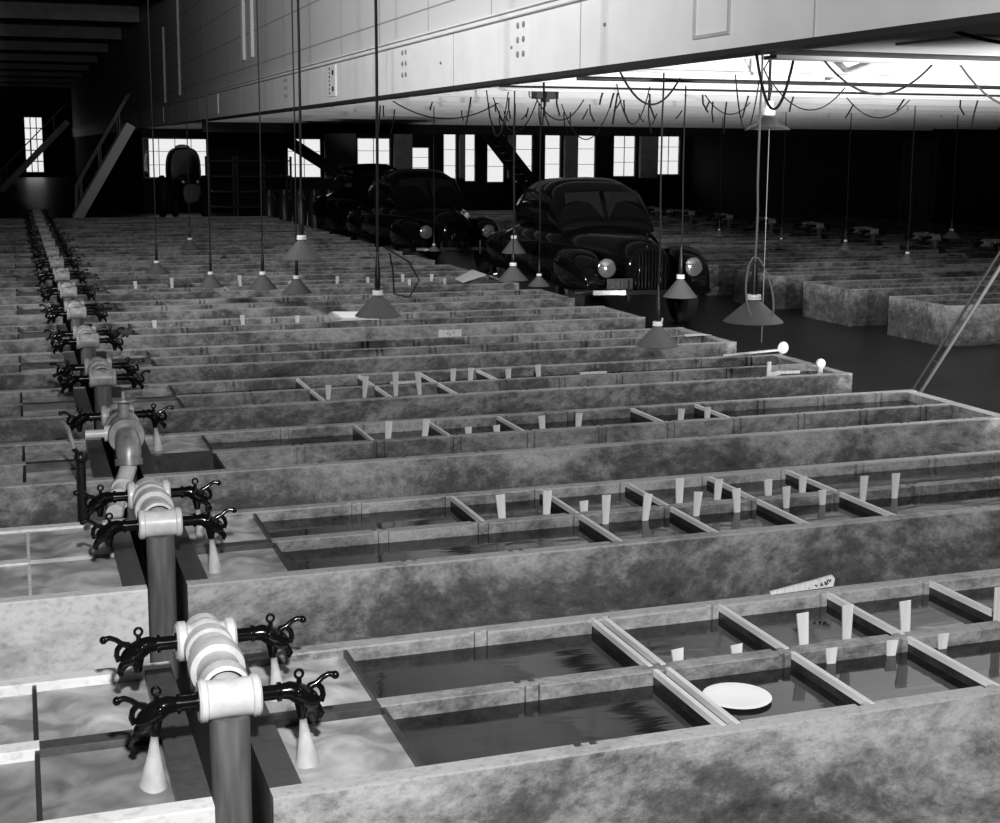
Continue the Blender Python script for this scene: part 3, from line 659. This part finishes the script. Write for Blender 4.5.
LM = [(2.196,3.86,-.538,.19,.084,'large cone lamp in front right with a cable loop round it','c'),
 (2.722,5.641,-.878,.19,.107,'cone lamp hanging low over the sixth trough, middle right','l'),
 (3.496,6.967,-.814,.19,.121,'cone lamp hanging before the dark car bonnet','l'),
 (1.402,5.548,-.687,.19,.102,'cone lamp left of centre, hanging over the white paper tray','h'),
 (1.284,6.54,-.525,.19,.108,'highest cone lamp on the left, hanging above another cone lamp','h'),
 (1.649,8.576,-.9,.187,.105,'low cone lamp directly beneath the highest left lamp','h'),
 (1.488,8.88,-.9,.186,.108,'low cone lamp just left of the two stacked lamps','h'),
 (1.188,9.098,-.9,.156,.096,'small cone lamp third from the left edge','h'),
 (.954,10.22,-.9,.172,.085,'leftmost small cone lamp, over the far left rows','h'),
 (1.466,12.566,-.9,.178,.096,'small dim cone lamp farthest back on the left','h'),
 (3.578,9.941,-.785,.19,.128,'upper of two stacked cone lamps at the aisle edge','l'),
 (2.968,8.26,-.823,.19,.106,'lower of two stacked cone lamps above the folded paper','l'),
 (3.27,8.589,-.9,.146,.079,'small dark cone lamp right of the stacked pair','l'),
 (7.183,10.996,-.9,.137,.091,'small dark cone lamp across the aisle, middle','l'),
 (6.846,9.578,-.9,.146,.088,'dark cone lamp across the aisle, lowest on the far right','l'),
 (8.4,11.082,-.814,.19,.084,'dark cone lamp across the aisle nearest the right edge','l'),
 (7.031,13.138,-.9,.106,.073,'faint small lamp across the aisle beside the large lamp cord','l'),
 (6.952,11.738,-.9,.115,.066,'faint small lamp across the aisle just right of the large looped lamp','l'),
 (3.496,11.802,-.9,.106,.061,'tiny dim lamp over the far end of the aisle','l')]
for i, (x, y, z, dia, h, lb, kd) in enumerate(LM):
    top = 2.6 if x < XG else ZD
    if kd == 'c': top = ZG+.011
    if kd == 'c': q = 2.52/2.196; x *= q; y *= q; z *= q; dia *= q; h *= q
    lamp_thing(x, y, z, dia, h, top, lb, loop=.085 if kd == 'c' else 0, cordm=M_CORD if kd == 'c' else M_RUBBER, tube_=.2 if kd == 'c' else (.26 if i < 9 else .15), cr=.0065 if kd == 'c' else (.010 if i in (3,4) else .007))
# cable hooked beside the lamp over the paper tray
o = MB().tube([P(1.425,5.548,-.40), P(1.46,5.548,-.42), P(1.55,5.6,-.47), P(1.60,5.62,-.55), P(1.55,5.6,-.62), P(1.48,5.58,-.60), P(1.47,5.56,-.5), P(1.455,5.55,-.43)], .005, 8).build('drooping_cable', M_RUBBER, smooth=True)
tag(o, 'thin cable drooping beside the cone lamp left of centre', 'cable')
# enamel dome lamp under the white deck, with pull chain
r = empty('dome_lamp', P(3.165, 5.492, .088)); tag(r, 'wide white-topped dome lamp under the white ceiling at right', 'lamp')
D = .152; MB().lathe([(D,0),(D*1.0,.006),(D*.86,.022),(D*.52,.045),(D*.34,.085),(D*.24,.10),(D*.23,.10),(D*.32,.08),(D*.5,.04),(D*.84,.016),(D*.97,.0)], n=40).build('lamp_shade', M_DMET, r, smooth=60)
MB().lathe([(.03,.10),(.045,.105),(.045,.14),(.03,.16),(.03,.20),(.001,.201)], n=20).build('socket_cap', M_PORC, r, smooth=True)
MB().tube([(0,0,.2),(0,0,(ZD-.088)*S)], .01, 8).tube([(0,0,.2),(.02,0,.3),(-.05,0,.42),(0,0,(ZD-.088)*S)], .006, 8).build('cord', M_RUBBER, r, smooth=True)
m = MB(); m.tube([(.01,0,.02),(.01,0,-1.52)], .0028, 6); m.ball((.01,0,-.62), .008, 8); m.build('pull_chain', M_CORD, r, smooth=True)

# ------------------------------------------------------------------ draped cables under the ceiling
def sag(a, b, drop, n=14):
    a = P(*a); b = P(*b); return [a.lerp(b, i/n)-Vector((0,0,drop*S*4*(i/n)*(1-i/n))) for i in range(n+1)]
CB = [((2.44,4.33,.325),(2.66,4.45,.33),.185,.011,'thick black cable looping down at the near ceiling edge, left loop'),
 ((2.70,4.33,.32),(3.19,4.36,.32),.12,.009,'black cable swag under the near ceiling edge, middle swag'),
 ((3.27,4.33,.32),(3.9,4.4,.32),.16,.009,'black cable swag under the near ceiling edge cut by the right side'),
 ((2.50,3.35,.335),(2.86,3.0,.34),.050,.011,'black cable drooping across the grey soffit at top right'),
 ((3.40,5.9,.33),(4.2,6.5,.33),.13,.007,'black cable swag right of the dome lamp'),
 ((2.50,5.612,.33),(2.98,6.0,.33),.13,.010,'black cable swag left of centre under the white ceiling'),
 ((3.06,5.612,.33),(3.40,6.0,.33),.24,.007,'deep cable loop left of the dome lamp'),
 ((2.95,6.662,.33),(3.25,6.9,.33),.20,.007,'narrow cable loop hanging behind the left ceiling swag'),
 ((2.60,7.712,.33),(2.80,7.9,.33),.26,.008,'steep cable loop under the ceiling by the windows'),
 ((2.55,6.662,.33),(3.0,7.8,.33),.10,.012,'thick cable slanting under the white ceiling, centre'),
 ((3.0,8.762,.33),(3.4,9.0,.33),.22,.009,'tangled cable loop before the fifth bright window'),
 ((3.3,8.762,.33),(3.7,8.9,.33),.14,.009,'tangled cable loop before the centre windows'),
 ((3.9,9.812,.33),(4.3,9.812,.33),.26,.009,'low cable loop before the wide right windows'),
 ((2.6,9.812,.33),(3.4,9.812,.33),.12,.010,'long low cable swag beside the girder'),
 ((4.0,7.712,.33),(4.9,8.762,.33),.10,.008,'cable swag under the ceiling above the dark right wall'),
 ((5.0,7.712,.33),(5.6,7.9,.33),.12,.008,'cable swag under the ceiling at far right')]
for a, b, dr, rad, lb in CB:
    tag(MB().tube(sag(a, b, dr), rad*.75, 8).build('hanging_cable', M_RUBBER, smooth=True), lb, 'cable', 'cables draped under the ceiling')
rnd = random.Random(11)
for i in range(44):
    x = rnd.uniform(2.6, 6.0) if i < 30 else rnd.uniform(3.0, 4.6); y = rnd.choice([7.712,8.762,9.812,10.862,11.912]); l = rnd.uniform(.06,.22)
    dx = rnd.uniform(-.06,.06)
    pts = [P(x,y,ZG), P(x+dx*.3,y+.02,ZG-l*.5), P(x+dx,y+.02,ZG-l)]
    tag(MB().tube(pts, .009, 7).build('cable_end', M_RUBBER, smooth=True), 'short black cable end dangling among the tangle under the low ceiling', 'cable', 'short cable ends under the ceiling')
# conduits running along under the deck, and a junction box
for i, (y, z, x1, rad) in enumerate(((4.95,.385,9,.012),(6.1,.325,12,.016),(7.2,.33,12,.010))):
    tag(MB().tube([P(XG+.1,y,z), P(x1,y-.25*i,z)], rad, 8).build('conduit_pipe', M_DMET if i else M_PIER, smooth=True), ['pale thin conduit nearest under the white ceiling','dark conduit running across the white ceiling, middle','thin dark conduit farthest back on the white ceiling'][i], 'pipe', 'conduits under the ceiling')
tag(MB().box(P(3.02,8.0,.30), P(3.16,8.1,.385)).box(P(3.07,8.02,.28), P(3.11,8.06,.30)).build('junction_box', M_DMET), 'small dark junction box under the white ceiling', 'box')
tag(MB().bar(P(3.1,4.45,.36), P(3.9,6.2,.36), .04, .03).build('diagonal_brace', M_PIER), 'pale diagonal brace under the white ceiling at right', 'brace')

# ------------------------------------------------------------------ stairs
M_RAIL = plain('grey_rail_paint', .30, .5)
def stair(name, top, bot, wd, label, smat, n=12, rail=True, axis='y'):
    r = empty(name, P(*bot)); T = P(*top)-P(*bot); W = wd
    off = Vector((0,W,0))
    for q in (0,1):
        m = MB(); m.bar(off*q, T+off*q, .05, .26, (0,0,1)); m.build('stringer', smat[q], r)
    m = MB()
    for i in range(1,n): p = T*(i/n); m.box((p.x-.12,.03,p.z-.015), (p.x+.12,W-.03,p.z+.015))
    m.build('treads', M_DMET, r)
    if rail:
        for q in (0,1):
            m = MB(); u = Vector((0,0,.85)); m.tube([off*q+u*.2-Vector((.0,0,0)), off*q+u+T*.02, T+off*q+u], .022, 8)
            for t in (.1,.45,.8): m.tube([T*t+off*q, T*t+off*q+u], .016, 8)
            m.build('handrail', smat[1] if name != 'steep_stairs' else M_RAIL, r, smooth=True)
    tag(r, label, 'stairs'); return r
stair('steep_stairs', (1.98,25,.36), (1.03,25,-FZ+.02), 1.0, 'steep stairs with a white side board and dark handrail, upper left', (M_GIRD, M_DMET))
stair('steep_stairs', (1.55,41,.66), (-.3,41,-FZ+.02), .9, 'open stairs with double handrails before the far left window', (M_PIER, M_DMET))
stair('steep_stairs', (8.25,24,.30), (9.55,24,-FZ+.02), 1.0, 'dark slanting stairs crossing the bright windows, centre', (M_DMET, M_DMET), rail=False)
stair('steep_stairs', (4.42,25,.30), (6.88,25,-FZ+.02), .7, 'dark slanting stairs before the second bright window', (M_DMET, M_DMET), rail=False, n=10)

# ------------------------------------------------------------------ motor cars parked in the dark aisle
def rrect(cx, y, hw, z0, z1, e=3.2, n=28, top=1.0):
    """super-ellipse ring across the car at length position y"""
    pts = []
    for i in range(n):
        t = 2*math.pi*i/n; c_, s_ = math.cos(t), math.sin(t)
        x = hw*math.copysign(abs(c_)**(2/e), c_); z = (z0+z1)/2+(z1-z0)/2*math.copysign(abs(s_)**(2/e), s_)
        if s_ > 0: x *= 1-(1-top)*s_
        pts.append((cx+x, y, z))
    return pts
def make_car():
    r = empty('motor_car', (0,0,0))
    hull = [rrect(0,-.02,.22,.45,.92,2.6,top=.8), rrect(0,.10,.30,.40,1.00,2.6,top=.75), rrect(0,.5,.40,.38,1.06,2.6,top=.72), rrect(0,1.1,.56,.36,1.10,3,top=.8), rrect(0,1.5,.74,.34,1.12,3.2,top=.85),
            rrect(0,2.4,.80,.34,1.12,3.4,top=.86), rrect(0,3.3,.80,.34,1.10,3.2,top=.86), rrect(0,4.0,.72,.36,1.02,3,top=.8), rrect(0,4.45,.58,.40,.85,2.6,top=.7), rrect(0,4.62,.35,.45,.65,2.2)]
    MB().loft(hull).build('car_body', M_CARP, r, smooth=60)
    cab = [rrect(0,1.42,.60,1.0,1.12,3,top=.95), rrect(0,1.62,.62,1.0,1.38,3.2,top=.9), rrect(0,1.85,.63,1.0,1.60,3.4,top=.84), rrect(0,2.3,.64,1.0,1.68,3.4,top=.82), rrect(0,3.0,.63,1.0,1.66,3.2,top=.82), rrect(0,3.5,.58,1.0,1.50,3,top=.8), rrect(0,3.95,.45,1.0,1.15,2.8,top=.8)]
    MB().loft(cab).build('car_roof', M_CARP, r, smooth=60)
    MB().add([(-.50,1.50,1.14),(-.03,1.44,1.14),(-.03,1.70,1.52),(-.46,1.74,1.50)],[(0,1,2,3)]).add([(.50,1.50,1.14),(.03,1.44,1.14),(.03,1.70,1.52),(.46,1.74,1.50)],[(3,2,1,0)]).build('windshield', M_GLASSD, r)
    for sd in (-1,1):
        m = MB()
        for a, b_ in ((1.95,2.45),(2.52,3.1)): m.add([(sd*.645,a,1.16),(sd*.645,b_,1.16),(sd*.585,b_-.03,1.52),(sd*.585,a+.04,1.52)], [(0,1,2,3)])
        m.build('side_window', M_GLASSD, r)
        for y0, y1, nm in ((.0,1.35,'front_fender'),(3.1,4.5,'rear_fender')):
            rings = []
            for i in range(9):
                t = i/8; y = y0+(y1-y0)*t; h = math.sin(math.pi*min(1,max(0,.06+t*.88)))**.6
                rings.append(rrect(sd*(.60+.04*h), y, .05+.19*h, .40+.0*h, .46+.46*h, 2.6))
            MB().loft(rings).build(nm, M_CARP, r, smooth=60)
        for y in (.72, 3.75):
            wq = MB().lathe([(.19,-.085),(.30,-.085),(.345,-.06),(.345,.06),(.30,.085),(.19,.085)], (sd*.70,y,.345), 'x', 28).build('wheel', M_TYRE, r, smooth=50)
            MB().lathe([(.001,-.07*sd+.0),(.10,-.09*-sd),(.19,.075*sd)], (sd*.70,y,.345), 'x', 20).build('hubcap', M_CHROME, wq, smooth=True)
        h = MB().lathe([(.001,.20),(.06,.16),(.10,.06),(.112,.0),(.108,-.012),(.10,-.015)], (sd*.52,-.02,.72), 'y', 24).build('headlight', M_CHROME, r, smooth=True)
        MB().lathe([(.001,-.03),(.06,-.025),(.10,-.012)], (sd*.52,-.02,.72), 'y', 24).build('headlight_lens', plain('headlight_glass', .3, .1, .6), h, smooth=True)
    m = MB()
    for i in range(9):
        x = -.16+.04*i; m.box((x-.006,-.075,.48), (x+.006,-.03,.92-.3*abs(x)))
    m.build('grille', M_CHROME, r)
    MB().tube([(0,.05,1.0),(0,.0,1.03),(0,-.06,1.02)], [.02,.018,.01], 10).box((-.008,.1,.995), (.008,1.2,1.105)).build('hood_ornament', M_CHROME, r, smooth=True)
    m = MB(); pts = [(-.86,.05,.46),(-.7,-.09,.46),(-.3,-.15,.46),(.3,-.15,.46),(.7,-.09,.46),(.86,.05,.46)]
    for a, b_ in zip(pts[:-1], pts[1:]): m.bar(a, b_, .02, .05)
    b2 = m.build('bumper', M_CHROME, r)
    for x in (-.32,.32): MB().bar((x,-.18,.38), (x,-.18,.60), .03, .03).build('bumper_guard', M_CHROME, b2)
    return r
PLATE = make_car()
PLATE.location = P(4.20, 8.85, -FZ); PLATE.rotation_euler = (0,0,math.radians(-4))
tag(PLATE, 'dark motor car facing us in the aisle, one round headlamp shining', 'car', 'cars in the dark aisle')
cars = [(4.15,13.2,0,'second dark car in the aisle, just behind the one with the headlamp'),
        (4.95,17.8,.1,'third dark car back in the aisle below the windows'),]
for x, y, a, lb in cars:
    o = copy_tree(PLATE); o.location = P(x, y, -FZ); o.rotation_euler = (0,0,a); tag(o, lb, 'car')
# number plate
pl = MB().box((-.15,-.01,0), (.15,.0,.12)).build('number_plate', M_DMET, PLATE, loc=(-.42,-.17,.50))
tc = bpy.data.curves.new('plate_digits', 'FONT'); tc.body = '2411'; tc.size = .11; tc.align_x = 'CENTER'; tc.extrude = .002
to = bpy.data.objects.new('plate_digits', tc); C.objects.link(to); tc.materials.append(M_PLATE); to.parent = pl; to.location = (0,-.013,.02); to.rotation_euler = (math.pi/2,0,0)
bpy.context.view_layer.update()
me_ = bpy.data.meshes.new_from_object(to); tm = bpy.data.objects.new('plate_digits', me_); C.objects.link(tm); tm.parent = pl; tm.location = to.location; tm.rotation_euler = to.rotation_euler
bpy.data.objects.remove(to); tm.name = 'plate_digits'

# ------------------------------------------------------------------ dark tractor, storage rack and cans at the back
r = empty('small_tractor', P(2.94, 25.3, -FZ-.0)); tag(r, 'dark high-backed tractor with a pale round top before the left window', 'tractor')
MB().loft([rrect(0,-.9,.22,.5,1.0,3), rrect(0,-.6,.30,.45,1.15,3), rrect(0,.3,.32,.45,1.2,3), rrect(0,.5,.34,.5,1.25,3)]).build('bonnet', M_DMET, r, smooth=50)
MB().loft([rrect(0,.45,.40,.9,1.95,3.4,top=.9), rrect(0,.55,.46,.7,2.0,3.4,top=.9), rrect(0,1.4,.46,.7,2.0,3.4,top=.9), rrect(0,1.5,.40,.8,1.9,3.4,top=.9)]).build('cab', M_DMET, r, smooth=50)
MB().ball((0,1.0,2.0), .22, 16, (1,1,.4)).build('round_top', M_GIRD, r, smooth=True)
for sd in (-1,1):
    MB().lathe([(.12,-.1),(.55,-.1),(.6,-.05),(.6,.05),(.55,.1),(.12,.1)], (sd*.6,1.1,.6), 'x', 28).build('rear_wheel', M_TYRE, r, smooth=50)
    MB().lathe([(.08,-.06),(.3,-.06),(.32,0),(.3,.06),(.08,.06)], (sd*.42,-.55,.32), 'x', 24).build('front_wheel', M_TYRE, r, smooth=50)
    MB().lathe([(.001,-.05),(.06,-.045),(.075,0),(.04,.08)], (sd*.20,-.93,1.05), 'y', 16).build('headlight', M_CHROME, r, smooth=True)
r = empty('storage_rack', P(3.42, 26.0, -FZ)); tag(r, 'dark open storage rack of shelves under the girder, right of the left window', 'shelf')
for i in range(4):
    for yy in (0,.7): MB().box((i*.8-.03,yy-.03,0), (i*.8+.03,yy+.03,1.75)).build('upright', M_PLATE, r)
for k in range(4): MB().box((-.03,-.03,.25+k*.45), (2.43,.73,.29+k*.45)).build('shelf_board', M_PLATE, r)
proto = None
for i in range(8):
    if proto is None:
        proto = MB().lathe([(.001,0),(.17,0),(.175,.02),(.175,.50),(.10,.60),(.10,.66),(.12,.67),(.12,.70),(.001,.71)], n=20).build('milk_can', M_PLATE, smooth=50); o = proto
    else: o = proto.copy(); C.objects.link(o)
    o.location = P(3.75+.235*i, 21.6, -FZ); o.scale = (1,1,1.4); tag(o, 'dim metal can in the row standing behind the far troughs', 'can', 'metal cans behind the far troughs')
